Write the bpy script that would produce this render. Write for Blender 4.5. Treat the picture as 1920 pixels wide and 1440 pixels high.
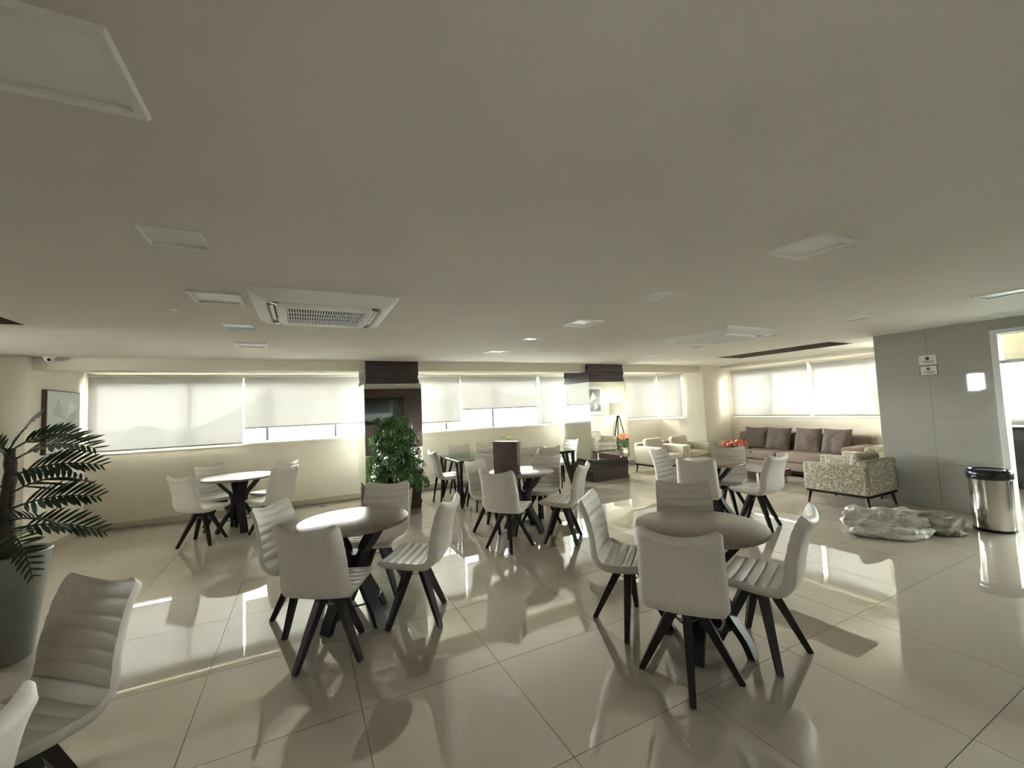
import bpy, bmesh, math, random
from mathutils import Vector, Matrix, noise

# ------------------------------------------------------------------ scene, camera, light
scene = bpy.context.scene
for o in list(bpy.data.objects):
    bpy.data.objects.remove(o)
C = scene.collection
PI = math.pi
R = math.radians

CAM_H = 1.5625
cam_d = bpy.data.cameras.new('camera')
cam = bpy.data.objects.new('camera', cam_d)
C.objects.link(cam)
cam_d.sensor_fit = 'HORIZONTAL'
cam_d.sensor_width = 36.0
cam_d.lens = 775.52 / 1920 * 36.0
cam_d.clip_start = 0.05
cam_d.clip_end = 6000
yaw, pit, rol = R(26.868), R(3.3265), R(-2.3149)
fwd = Vector((math.sin(yaw) * math.cos(pit), math.cos(yaw) * math.cos(pit), math.sin(pit)))
rgt = Vector((math.cos(yaw), -math.sin(yaw), 0))
upv = rgt.cross(fwd)
r2 = math.cos(rol) * rgt + math.sin(rol) * upv
u2 = -math.sin(rol) * rgt + math.cos(rol) * upv
mw = Matrix((r2, u2, -fwd)).transposed().to_4x4()
mw.translation = Vector((0, 0, CAM_H))
cam.matrix_world = mw
scene.camera = cam

SKY = 42.0
w = bpy.data.worlds.new('overcast_sky')
scene.world = w
w.use_nodes = True
bg = w.node_tree.nodes['Background']
bg.inputs[0].default_value = (1.0, 0.957, 0.915, 1)
bg.inputs[1].default_value = SKY



def portal(cx, cy, cz, w_, h_, facing):
    """sky portal in an uncovered window opening (guides the sky's own light, adds none)"""
    ld = bpy.data.lights.new('window_portal', 'AREA')
    ld.shape = 'RECTANGLE'
    ld.size, ld.size_y = w_, h_
    ld.cycles.is_portal = True
    o = bpy.data.objects.new('window_portal', ld)
    C.objects.link(o)
    o.location = (cx, cy, cz)
    o.rotation_euler = Vector(facing).to_track_quat('-Z', 'Z').to_euler()


for x0_, x1_, z0_, z1_ in ((1.06, 2.07, 1.15, 2.19), (5.62, 7.36, 1.15, 2.19), (-.88, 1.06, 1.15, 1.41), (2.07, 2.93, 1.15, 1.34), (2.95, 4.82, 1.15, 1.58)):
    portal((x0_ + x1_) / 2, 8.33, (z0_ + z1_) / 2, x1_ - x0_, z1_ - z0_, (0, -1, 0))
portal(9.57, 3.41, 1.66, .50, 1.02, (-1, 0, 0))
portal(10.53, .35, 1.53, 4.66, 1.02, (-1, 0, 0))
portal(.43, -2.22, 1.45, .45, .30, (0, 1, 0))
portal(-4.62, 5.225, 1.8, .44, .6, (1, 0, 0))

vs = scene.view_settings
vs.view_transform = 'Standard'
vs.look = 'None'
vs.gamma = 1
vs.use_curve_mapping = False
vs.exposure = 1.32

# ------------------------------------------------------------------ materials
MATS = {}


def mat(name, col, rough=0.6, metal=0.0, ior=1.5, noise_amt=0.0, noise_scale=8.0, bump=0.0, bump_scale=60.0, stretch=None, coat=0.0, col2=None):
    m = bpy.data.materials.new(name)
    m.use_nodes = True
    nt = m.node_tree
    p = nt.nodes['Principled BSDF']
    p.inputs['Base Color'].default_value = (*col, 1)
    p.inputs['Roughness'].default_value = rough
    p.inputs['Metallic'].default_value = metal
    p.inputs['IOR'].default_value = ior
    p.inputs['Coat Weight'].default_value = coat
    p.inputs['Coat Roughness'].default_value = 0.05
    tc = nt.nodes.new('ShaderNodeTexCoord')
    mp = nt.nodes.new('ShaderNodeMapping')
    nt.links.new(tc.outputs['Object'], mp.inputs['Vector'])
    if stretch:
        mp.inputs['Scale'].default_value = stretch
    if noise_amt > 0:
        n = nt.nodes.new('ShaderNodeTexNoise')
        n.inputs['Scale'].default_value = noise_scale
        n.inputs['Detail'].default_value = 6
        nt.links.new(mp.outputs['Vector'], n.inputs['Vector'])
        r = nt.nodes.new('ShaderNodeValToRGB')
        c2 = col2 or tuple(c * (1 - noise_amt) for c in col)
        r.color_ramp.elements[0].color = (*c2, 1)
        r.color_ramp.elements[1].color = (*col, 1)
        r.color_ramp.elements[0].position = 0.35
        r.color_ramp.elements[1].position = 0.65
        nt.links.new(n.outputs['Fac'], r.inputs['Fac'])
        nt.links.new(r.outputs['Color'], p.inputs['Base Color'])
    if bump > 0:
        n2 = nt.nodes.new('ShaderNodeTexNoise')
        n2.inputs['Scale'].default_value = bump_scale
        n2.inputs['Detail'].default_value = 4
        nt.links.new(mp.outputs['Vector'], n2.inputs['Vector'])
        b = nt.nodes.new('ShaderNodeBump')
        b.inputs['Strength'].default_value = bump
        b.inputs['Distance'].default_value = 0.01
        nt.links.new(n2.outputs['Fac'], b.inputs['Height'])
        nt.links.new(b.outputs['Normal'], p.inputs['Normal'])
    MATS[name] = m
    return m


def glass_mat(name, tint, refl_ior=1.5):
    m = bpy.data.materials.new(name)
    m.use_nodes = True
    nt = m.node_tree
    nt.nodes.clear()
    out = nt.nodes.new('ShaderNodeOutputMaterial')
    tr = nt.nodes.new('ShaderNodeBsdfTransparent')
    tr.inputs[0].default_value = (*tint, 1)
    gl = nt.nodes.new('ShaderNodeBsdfGlossy')
    gl.inputs['Roughness'].default_value = 0.0
    gl.inputs['Color'].default_value = (0.95, 1, 0.98, 1)
    fr = nt.nodes.new('ShaderNodeFresnel')
    fr.inputs[0].default_value = refl_ior
    mx = nt.nodes.new('ShaderNodeMixShader')
    nt.links.new(fr.outputs[0], mx.inputs[0])
    nt.links.new(tr.outputs[0], mx.inputs[1])
    nt.links.new(gl.outputs[0], mx.inputs[2])
    nt.links.new(mx.outputs[0], out.inputs[0])
    MATS[name] = m
    return m


def blind_mat(name, dif, trans, see):
    m = bpy.data.materials.new(name)
    m.use_nodes = True
    nt = m.node_tree
    nt.nodes.clear()
    out = nt.nodes.new('ShaderNodeOutputMaterial')
    d = nt.nodes.new('ShaderNodeBsdfDiffuse')
    d.inputs[0].default_value = (*dif, 1)
    t = nt.nodes.new('ShaderNodeBsdfTranslucent')
    t.inputs[0].default_value = (*trans, 1)
    a = nt.nodes.new('ShaderNodeAddShader')
    nt.links.new(d.outputs[0], a.inputs[0])
    nt.links.new(t.outputs[0], a.inputs[1])
    tr = nt.nodes.new('ShaderNodeBsdfTransparent')
    tr.inputs[0].default_value = (1, 0.97, 0.92, 1)
    mx = nt.nodes.new('ShaderNodeMixShader')
    mx.inputs[0].default_value = see
    nt.links.new(a.outputs[0], mx.inputs[1])
    nt.links.new(tr.outputs[0], mx.inputs[2])
    nt.links.new(mx.outputs[0], out.inputs[0])
    MATS[name] = m
    return m


mat('wall_paint', (0.80, 0.735, 0.61), 0.75, noise_amt=0.04, noise_scale=2.0, bump=0.05, bump_scale=180)
mat('ceiling_paint', (0.78, 0.735, 0.65), 0.85, noise_amt=0.05, noise_scale=1.3, bump=0.04, bump_scale=140)
mat('baseboard_stone', (0.55, 0.47, 0.37), 0.25, noise_amt=0.12, noise_scale=5)
mat('sill_stone', (0.80, 0.78, 0.73), 0.3)
mat('grout', (0.20, 0.17, 0.14), 0.8)
mat('grey_tile', (0.43, 0.425, 0.39), 0.025, ior=1.5, noise_amt=0.05, noise_scale=1.5)
mat('white_metal', (0.80, 0.80, 0.78), 0.35)
mat('plastic_white', (0.90, 0.89, 0.85), 0.4)
mat('grille_dark', (0.05, 0.05, 0.05), 0.6)
mat('chair_fabric', (0.64, 0.60, 0.53), 0.5, noise_amt=0.06, noise_scale=30, bump=0.12, bump_scale=220)
mat('dark_wood', (0.014, 0.009, 0.008), 0.45, ior=1.4, noise_amt=0.4, noise_scale=9, stretch=(2, 2, 14))
mat('table_wood', (0.24, 0.19, 0.158), 0.30, noise_amt=0.28, noise_scale=4, stretch=(1.5, 26, 2), bump=0.02, bump_scale=30, ior=1.5)
mat('table_base', (0.012, 0.011, 0.012), 0.5, ior=1.4, noise_amt=0.3, noise_scale=12)
mat('black_metal', (0.015, 0.014, 0.014), 0.35)
mat('column_wood', (0.050, 0.032, 0.030), 0.4, noise_amt=0.55, noise_scale=5, stretch=(1.2, 1.2, 22), bump=0.05, bump_scale=20)
mat('brown_panel', (0.14, 0.075, 0.052), 0.45, noise_amt=0.45, noise_scale=5, stretch=(1, 1, 20))
mat('brown_leather', (0.095, 0.052, 0.044), 0.6, noise_amt=0.3, noise_scale=14, bump=0.1, bump_scale=90)
mat('mirror_silver', (0.90, 0.93, 0.90), 0.0, metal=1.0)
mat('sofa_fabric', (0.235, 0.180, 0.145), 0.85, noise_amt=0.15, noise_scale=40, bump=0.15, bump_scale=250)
mat('cushion_fabric', (0.15, 0.115, 0.095), 0.85, noise_amt=0.2, noise_scale=30, bump=0.2, bump_scale=160)
mat('coffee_wood', (0.10, 0.050, 0.038), 0.25, noise_amt=0.4, noise_scale=6, stretch=(14, 1.5, 8))
mat('steel', (0.62, 0.61, 0.58), 0.16, metal=1.0)
mat('black_plastic', (0.012, 0.012, 0.013), 0.18)
mat('sack_plastic', (0.74, 0.73, 0.67), 0.35, noise_amt=0.25, noise_scale=7, bump=0.3, bump_scale=45)
mat('sack_dull', (0.52, 0.47, 0.40), 0.4, noise_amt=0.45, noise_scale=9, bump=0.35, bump_scale=40)
mat('palm_leaf', (0.030, 0.055, 0.022), 0.4, noise_amt=0.4, noise_scale=6)
mat('palm_trunk', (0.060, 0.048, 0.032), 0.85, noise_amt=0.5, noise_scale=14, bump=0.5, bump_scale=30)
mat('bush_leaf', (0.075, 0.19, 0.045), 0.28, noise_amt=0.45, noise_scale=9)
mat('bush_stem', (0.055, 0.042, 0.025), 0.8, noise_amt=0.3, noise_scale=20)
mat('soil', (0.018, 0.014, 0.010), 0.95, bump=0.6, bump_scale=60)
mat('pot_grey', (0.22, 0.22, 0.195), 0.5, noise_amt=0.1, noise_scale=6)
mat('pot_cream', (0.58, 0.54, 0.46), 0.45)
mat('flower_orange', (0.78, 0.22, 0.11), 0.6, noise_amt=0.45, noise_scale=30)
mat('flower_yellow', (0.72, 0.66, 0.22), 0.6)
mat('flower_green', (0.05, 0.10, 0.03), 0.5)
mat('lamp_fabric', (0.74, 0.69, 0.57), 0.8)
mat('screen_black', (0.008, 0.009, 0.011), 0.06)
mat('frame_brown', (0.075, 0.042, 0.034), 0.4)
mat('frame_silver', (0.55, 0.54, 0.50), 0.3, metal=0.6)
mat('mat_white', (0.80, 0.79, 0.74), 0.8)
mat('paper_white', (0.74, 0.74, 0.70), 0.6)
mat('ink_grey', (0.12, 0.12, 0.11), 0.7)
mat('ink_gold', (0.33, 0.24, 0.09), 0.6)
mat('print_grey', (0.30, 0.31, 0.30), 0.7, noise_amt=0.25, noise_scale=10)
mat('print_pale', (0.66, 0.68, 0.64), 0.7, noise_amt=0.06, noise_scale=20)
mat('print_mid', (0.52, 0.55, 0.52), 0.7, noise_amt=0.08, noise_scale=20)
mat('diffuser', (0.93, 0.93, 0.90), 0.35)
mat('diffuser_glass', (0.88, 0.90, 0.87), 0.2)
mat('hill_green', (0.04, 0.046, 0.046), 0.9, noise_amt=0.3, noise_scale=0.02)
mat('city_ground', (0.45, 0.45, 0.44), 0.9, noise_amt=0.4, noise_scale=0.03)
mat('tower_pale', (0.018, 0.021, 0.023), 0.8, noise_amt=0.1, noise_scale=0.2)
mat('window_dark', (0.10, 0.11, 0.12), 0.3)
mat('cabinet_dark', (0.03, 0.032, 0.036), 0.25)
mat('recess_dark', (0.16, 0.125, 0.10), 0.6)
glass_mat('window_glass', (0.93, 0.97, 0.97))
glass_mat('table_glass', (0.80, 0.91, 0.87), 1.9)
blind_mat('blind_cloth', (0.45, 0.43, 0.39), (0.0295, 0.0285, 0.0262), 0.0024)

# polished porcelain floor
m = mat('porcelain', (0.58, 0.515, 0.425), 0.015, ior=4.4, noise_amt=0.07, noise_scale=1.1)
# patterned armchair cloth: pale outlined hexagon-like cells on taupe
m = mat('armchair_fabric', (0.62, 0.56, 0.44), 0.85)
nt = m.node_tree
p = nt.nodes['Principled BSDF']
tc = nt.nodes.new('ShaderNodeTexCoord')
vo = nt.nodes.new('ShaderNodeTexVoronoi')
vo.feature = 'DISTANCE_TO_EDGE'
vo.inputs['Scale'].default_value = 22
vo.inputs['Randomness'].default_value = 0.55
nt.links.new(tc.outputs['Object'], vo.inputs['Vector'])
cr = nt.nodes.new('ShaderNodeValToRGB')
cr.color_ramp.elements[0].position = 0.02
cr.color_ramp.elements[0].color = (0.66, 0.61, 0.50, 1)
cr.color_ramp.elements[1].position = 0.06
cr.color_ramp.elements[1].color = (0.31, 0.275, 0.21, 1)
nt.links.new(vo.outputs['Distance'], cr.inputs['Fac'])
nt.links.new(cr.outputs['Color'], p.inputs['Base Color'])
mat('armchair_plain', (0.60, 0.54, 0.43), 0.85, noise_amt=0.2, noise_scale=60, stretch=(1, 1, 2.5))


# ------------------------------------------------------------------ mesh helpers
class MB:
    def __init__(s):
        s.v = []
        s.f = []

    def add(s, verts, faces):
        o = len(s.v)
        s.v += [tuple(x) for x in verts]
        s.f += [tuple(i + o for i in f) for f in faces]
        return s

    def box(s, x0, x1, y0, y1, z0, z1, M=None):
        vs_ = [Vector((x, y, z)) for z in (z0, z1) for y in (y0, y1) for x in (x0, x1)]
        if M is not None:
            vs_ = [M @ q for q in vs_]
        return s.add(vs_, [(0, 2, 3, 1), (4, 5, 7, 6), (0, 1, 5, 4), (2, 6, 7, 3), (0, 4, 6, 2), (1, 3, 7, 5)])

    def rbox(s, x0, x1, y0, y1, z0, z1, b=0.01, seg=2, M=None):
        bm = bmesh.new()
        bmesh.ops.create_cube(bm, size=1)
        for q in bm.verts:
            q.co = Vector((x0 + (q.co.x + .5) * (x1 - x0), y0 + (q.co.y + .5) * (y1 - y0), z0 + (q.co.z + .5) * (z1 - z0)))
        bmesh.ops.bevel(bm, geom=list(bm.edges), offset=b, segments=seg, profile=0.5, affect='EDGES')
        bm.verts.index_update()
        vs_ = [(M @ q.co if M is not None else q.co.copy()) for q in bm.verts]
        fs = [[q.index for q in f.verts] for f in bm.faces]
        bm.free()
        return s.add(vs_, fs)

    def beam(s, p0, p1, w0, w1, n=4, twist=PI / 4, cap=True):
        p0, p1 = Vector(p0), Vector(p1)
        d = (p1 - p0).normalized()
        a = Vector((0, 0, 1)) if abs(d.z) < 0.95 else Vector((1, 0, 0))
        if abs(d.z) > 0.3 and (abs(d.x) + abs(d.y)) > 1e-4:
            a = Vector((d.x, d.y, 0)).normalized()
        x = (a - d * a.dot(d)).normalized()
        y = d.cross(x)
        vs_ = []
        for pp, ww in ((p0, w0), (p1, w1)):
            for k in range(n):
                t = twist + 2 * PI * k / n
                vs_.append(pp + (x * math.cos(t) + y * math.sin(t)) * ww)
        fs = [(k, (k + 1) % n, n + (k + 1) % n, n + k) for k in range(n)]
        if cap:
            fs += [tuple(range(n - 1, -1, -1)), tuple(range(n, 2 * n))]
        return s.add(vs_, fs)

    def lathe(s, prof, n=32, c=(0, 0, 0), ea=1.0, eb=1.0):
        c = Vector(c)
        vs_ = []
        for r, z in prof:
            for k in range(n):
                t = 2 * PI * k / n
                vs_.append(c + Vector((r * ea * math.cos(t), r * eb * math.sin(t), z)))
        fs = []
        for i in range(len(prof) - 1):
            for k in range(n):
                fs.append((i * n + k, i * n + (k + 1) % n, (i + 1) * n + (k + 1) % n, (i + 1) * n + k))
        if prof[0][0] > 1e-5:
            fs.append(tuple(range(n - 1, -1, -1)))
        if prof[-1][0] > 1e-5:
            fs.append(tuple((len(prof) - 1) * n + k for k in range(n)))
        return s.add(vs_, fs)

    def tube(s, pts, rad, n=8, cap=True):
        pts = [Vector(q) for q in pts]
        if not hasattr(rad, '__len__'):
            rad = [rad] * len(pts)
        vs_ = []
        px = None
        for i, q in enumerate(pts):
            d = (pts[min(i + 1, len(pts) - 1)] - pts[max(i - 1, 0)]).normalized()
            a = px if px is not None else (Vector((0, 0, 1)) if abs(d.z) < 0.9 else Vector((1, 0, 0)))
            x = (a - d * a.dot(d)).normalized()
            px = x
            y = d.cross(x)
            for k in range(n):
                t = 2 * PI * k / n
                vs_.append(q + (x * math.cos(t) + y * math.sin(t)) * rad[i])
        fs = []
        for i in range(len(pts) - 1):
            for k in range(n):
                fs.append((i * n + k, i * n + (k + 1) % n, (i + 1) * n + (k + 1) % n, (i + 1) * n + k))
        if cap:
            fs += [tuple(range(n - 1, -1, -1)), tuple((len(pts) - 1) * n + k for k in range(n))]
        return s.add(vs_, fs)

    def ring(s, R_, r, z, n=40, k=8):
        vs_ = []
        for i in range(n):
            a = 2 * PI * i / n
            for j in range(k):
                b = 2 * PI * j / k
                q = R_ + r * math.cos(b)
                vs_.append((q * math.cos(a), q * math.sin(a), z + r * math.sin(b)))
        fs = [(i * k + j, ((i + 1) % n) * k + j, ((i + 1) % n) * k + (j + 1) % k, i * k + (j + 1) % k) for i in range(n) for j in range(k)]
        return s.add(vs_, fs)

    def prism(s, poly, z0, z1, M=None):
        n = len(poly)
        vs_ = [Vector((x, y, z0)) for x, y in poly] + [Vector((x, y, z1)) for x, y in poly]
        if M is not None:
            vs_ = [M @ q for q in vs_]
        fs = [tuple(range(n - 1, -1, -1)), tuple(range(n, 2 * n))] + [(k, (k + 1) % n, n + (k + 1) % n, n + k) for k in range(n)]
        return s.add(vs_, fs)

    def grid(s, fn, nu, nv, closed_u=False):
        vs_ = [fn(i / (nu if closed_u else nu - 1), j / (nv - 1)) for i in range(nu) for j in range(nv)]
        fs = []
        for i in range(nu if closed_u else nu - 1):
            for j in range(nv - 1):
                i2 = (i + 1) % nu
                fs.append((i * nv + j, i2 * nv + j, i2 * nv + j + 1, i * nv + j + 1))
        return s.add(vs_, fs)

    def mesh(s, name, m_, smooth=None):
        me = bpy.data.meshes.new(name)
        me.from_pydata(s.v, [], s.f)
        me.update()
        bm = bmesh.new()
        bm.from_mesh(me)
        bmesh.ops.recalc_face_normals(bm, faces=bm.faces)
        bm.to_mesh(me)
        bm.free()
        if m_:
            me.materials.append(MATS[m_])
        if smooth is not None:
            me.polygons.foreach_set('use_smooth', [True] * len(me.polygons))
            if smooth < 180:
                me.set_sharp_from_angle(angle=R(smooth))
        return me

    def build(s, name, m_, parent=None, smooth=None, loc=None, rot=None):
        return link(name, s.mesh(name, m_, smooth), parent, loc, rot)


def link(name, me, parent=None, loc=None, rot=None):
    o = bpy.data.objects.new(name, me)
    C.objects.link(o)
    if parent:
        o.parent = parent
    if loc is not None:
        o.location = loc
    if rot is not None:
        o.rotation_euler = rot
    return o


def tag(o, label, cat, group=None):
    o['label'] = label
    o['category'] = cat
    if group:
        o['group'] = group
    return o


def thing(name, label, cat, loc=(0, 0, 0), rz=0.0, group=None):
    o = bpy.data.objects.new(name, None)
    o.empty_display_size = 0.1
    C.objects.link(o)
    o.location = loc
    o.rotation_euler = (0, 0, rz)
    return tag(o, label, cat, group)


def struct(o, label=None):
    o['kind'] = 'structure'
    if label:
        o['label'] = label
    return o


def dup(root, label, loc=None, rz=None, group=None):
    def cp(o, par):
        c = o.copy()
        C.objects.link(c)
        c.parent = par
        for ch in o.children:
            cp(ch, c)
        return c
    r = cp(root, None)
    r['label'] = label
    if group:
        r['group'] = group
    if loc is not None:
        r.location = loc
    if rz is not None:
        r.rotation_euler = (0, 0, rz)
    return r


# ------------------------------------------------------------------ the room
ZC = 2.40          # ceiling
YB = 8.30          # back window wall
XL = -2.87         # left end of the window bay
XS = 8.62          # right end of the window bay
XR = 9.54          # lounge window wall
YF = 6.82          # front of columns and pillars
YBM = 6.93         # beam face
XG = 7.50          # grey tiled wall
YG = 2.99          # lounge side of the grey tiled wall
YN = -2.2          # wall behind the viewer
XW = -4.6          # left wall
Z0, Z1 = 1.145, 2.20

# floor with its tiles
fl = struct(MB().box(XW - .2, XR + 1.3, YN - .2, YB + .2, -0.16, -0.006).build('floor', 'grout'), 'polished beige porcelain tile floor')
tile_me = MB().box(0.0015, 0.7985, 0.0015, 0.7985, -0.012, 0.0).mesh('tile', 'porcelain')
tile_me.materials.append(MATS['grout'])
for q in tile_me.polygons:
    q.material_index = 0 if q.normal.z > .5 else 1
i0, i1 = -7, 12
j0, j1 = -6, 8
for i in range(i0, i1):
    for j in range(j0, j1):
        x, y = 0.263 + 0.8 * i, 1.632 + 0.8 * j
        if x > XR + .1 or x < XW - .9 or y < YN - .9 or y > YB:
            continue
        if x > XG + .1 and y < YG - 0.9:
            continue
        link('tile', tile_me, fl, (x, y, 0))

# ceiling with rectangular recesses
LIGHT_X = (-0.516, 2.545, 5.54)
LIGHT_Y = (1.26, 2.334, 3.38, 4.45, 5.48)
holes = []          # x0,x1,y0,y1,depth,material
for lx in LIGHT_X:
    for k, ly in enumerate(LIGHT_Y):
        if k in (1, 3):
            holes.append((lx - .12, lx + .12, ly - .12, ly + .12, 0.024))
        else:
            holes.append((lx - .13, lx + .13, ly - .13, ly + .13, 0.02))
holes.append((7.38, 8.12, 3.5, 5.48, 0.22))
holes.append((-2.75, -2.02, 2.6, 4.77, 0.22))


def holed_ceiling():
    xs = sorted(set([XW, XR + .1] + [h[0] for h in holes] + [h[1] for h in holes]))
    ys = sorted(set([-1.0, YBM + .02] + [h[2] for h in holes] + [h[3] for h in holes]))
    b = MB()
    for i in range(len(xs) - 1):
        for j in range(len(ys) - 1):
            cx, cy = (xs[i] + xs[i + 1]) / 2, (ys[j] + ys[j + 1]) / 2
            if any(h[0] < cx < h[1] and h[2] < cy < h[3] for h in holes):
                continue
            b.add([(xs[i], ys[j], ZC), (xs[i + 1], ys[j], ZC), (xs[i + 1], ys[j + 1], ZC), (xs[i], ys[j + 1], ZC)], [(0, 3, 2, 1)])
    for x0, x1, y0, y1, d in holes:
        b.add([(x0, y0, ZC), (x1, y0, ZC), (x1, y1, ZC), (x0, y1, ZC), (x0, y0, ZC + d), (x1, y0, ZC + d), (x1, y1, ZC + d), (x0, y1, ZC + d)],
              [(0, 1, 5, 4), (1, 2, 6, 5), (2, 3, 7, 6), (3, 0, 4, 7), (4, 5, 6, 7)])
    b.box(XW - .2, XR + 1.3, -1.0, YB + .2, ZC + .3, ZC + .4)
    b.box(XW - .2, XR + 1.3, -1.12, -1.0, ZC, 3.2)
    b.box(XW - .2, XR + 1.3, YN - .2, -1.0, 3.1, 3.2)
    b.box(XW, XS, YBM + .17, YB, 2.335, 2.40)
    return b


ce = struct(holed_ceiling().build('ceiling', 'ceiling_paint'), 'flat cream painted ceiling')
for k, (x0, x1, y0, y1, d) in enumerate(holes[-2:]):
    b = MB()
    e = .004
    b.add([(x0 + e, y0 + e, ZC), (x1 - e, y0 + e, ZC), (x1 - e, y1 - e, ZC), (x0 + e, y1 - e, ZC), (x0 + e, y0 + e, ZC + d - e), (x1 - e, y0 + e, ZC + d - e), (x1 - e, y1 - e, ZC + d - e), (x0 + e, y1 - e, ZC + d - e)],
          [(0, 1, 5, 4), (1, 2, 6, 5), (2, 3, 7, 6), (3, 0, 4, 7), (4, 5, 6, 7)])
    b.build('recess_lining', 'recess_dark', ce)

# walls
b = MB()
b.box(XL - .2, XS + .2, YB, YB + .18, 0, Z0)
b.box(XL - .2, XS + .2, YB, YB + .18, Z1, 2.8)
b.box(XL - .2, XL + .06, YB, YB + .18, Z0, Z1)
b.box(XS - .03, XS + .2, YB, YB + .18, Z0, Z1)
struct(b.build('wall_back', 'wall_paint'), 'cream wall below and above the long window')
b = MB()
b.box(XL - .2, XL, YF, YB, 0, 2.8)
b.box(XW - .2, XL - .2, YF, YF + .2, 0, 2.8)
struct(b.build('wall_left_bay', 'wall_paint'), 'cream side wall of the window bay with the framed picture')
b = MB()
b.box(XW - .2, XW, YN, 5.0, 0, 3.2)
b.box(XW - .2, XW, 5.45, YF, 0, 3.2)
b.box(XW - .2, XW, 5.0, 5.45, 0, 1.5)
b.box(XW - .2, XW, 5.0, 5.45, 2.1, 3.2)
struct(b.build('wall_left', 'wall_paint'), 'cream wall on the left')
b = MB()
b.box(XS, XS + .2, YF, 7.42, 0, 2.8)
b.box(XS, XS + .2, 7.42, YB, 0, Z0)
b.box(XS, XS + .2, 7.42, YB, Z1, 2.8)
b.box(XS, XS + .2, 8.22, YB, Z0, Z1)
b.box(XS + .2, XR, YF, YF + .2, 0, 2.8)
struct(b.build('wall_right_bay', 'wall_paint'), 'cream pillar wall between the bay and the lounge')
b = MB()
b.box(XR, XR + .18, YG - .15, YF + .2, 0, Z0)
b.box(XR, XR + .18, YG - .15, YF + .2, 2.17, 2.8)
b.box(XR, XR + .18, 6.70, YF + .2, Z0, 2.17)
b.box(XR, XR + .18, YG - .15, 3.15, Z0, 2.17)
struct(b.build('wall_right', 'wall_paint'), 'cream lounge wall behind the sofa')
b = MB().box(XW, XS, YBM, YBM + .17, 2.245, 2.42)
struct(b.build('trim_1', 'wall_paint'), 'ceiling beam in front of the window bay')
b = MB().box(9.30, XR, YG, YF, 2.335, 2.40)
struct(b.build('trim_2', 'ceiling_paint'), 'pelmet ledge above the lounge blinds')
b = MB()
b.box(XW - .2, .2, YN - .2, YN, 0, 3.2)
b.box(.66, XR + 1.3, YN - .2, YN, 0, 3.2)
b.box(.2, .66, YN - .2, YN, 0, 1.3)
b.box(.2, .66, YN - .2, YN, 1.6, 3.2)
struct(b.build('wall_near', 'wall_paint'), 'wall behind the viewer')

# baseboards
for nm, args in (('baseboard_back', (XL, XS, YB - .018, YB, 0, .095)), ('baseboard_left', (XL, XL + .018, YF, YB, 0, .095)),
                 ('baseboard_right', (XR - .018, XR, YG, YF, 0, .095)), ('baseboard_bay', (XS - .018, XS, YF - .018, YB, 0, .095)),
                 ('baseboard_pillar', (XS, XR, YF - .018, YF, 0, .095))):
    struct(MB().rbox(*args, 0.004, 1).build(nm, 'baseboard_stone'))


# windows
def window(name, label, axis, pos, outw, cuts, z0, z1):
    """axis 'x': runs along x at y=pos; 'y': runs along y at x=pos; outw = outward sign"""
    root = struct(bpy.data.objects.new(name, None), label)
    C.objects.link(root)

    def bx(b_, a0, a1, d0, d1, zz0, zz1):
        d0, d1 = sorted((pos + outw * d0, pos + outw * d1))
        if axis == 'x':
            b_.box(a0, a1, d0, d1, zz0, zz1)
        else:
            b_.box(d0, d1, a0, a1, zz0, zz1)
        return b_
    b_ = MB()
    a0, a1 = cuts[0], cuts[-1]
    bx(b_, a0, a1, .05, .10, z0, z0 + .03)
    bx(b_, a0, a1, .05, .10, z1 - .03, z1)
    bx(b_, a0, a0 + .025, .05, .10, z0, z1)
    bx(b_, a1 - .025, a1, .05, .10, z0, z1)
    b_.build('window_frame', 'white_metal', root)
    for q in cuts[1:-1]:
        bx(MB(), q - .018, q + .018, .055, .095, z0 + .03, z1 - .03).build('mullion', 'window_dark', root)
    for q0, q1 in zip(cuts[:-1], cuts[1:]):
        bx(MB(), q0 + .012, q1 - .012, .072, .078, z0 + .03, z1 - .03).build('pane', 'window_glass', root)
    bx(MB(), a0 - .02, a1 + .02, -.02, .17, z0 - .03, z0 + .001).build('window_sill', 'sill_stone', root)
    return root


window('window_1', 'long ribbon window in the back wall', 'x', YB, 1, [-2.80, -1.65, -.56, .53, 1.6, 2.66, 3.73, 4.9, 5.9, 6.9, 7.86, 8.58], Z0, Z1)
window('window_2', 'narrow window on the bay end wall', 'y', XS, 1, [7.43, 8.20], Z0, Z1)
window('window_3', 'lounge window above the sofa', 'y', XR, 1, [3.17, 3.98, 4.9, 5.80, 6.68], Z0, 2.17)


window('fill_window', 'added fill-light window behind the viewer', 'x', YN, -1, [.21, .43, .65], 1.3, 1.6)  # added unseen opening, sized to give front fill from the sky


window('window_6', 'uncovered window in the left wall', 'y', XW, -1, [5.01, 5.44], 1.5, 2.1)


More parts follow.
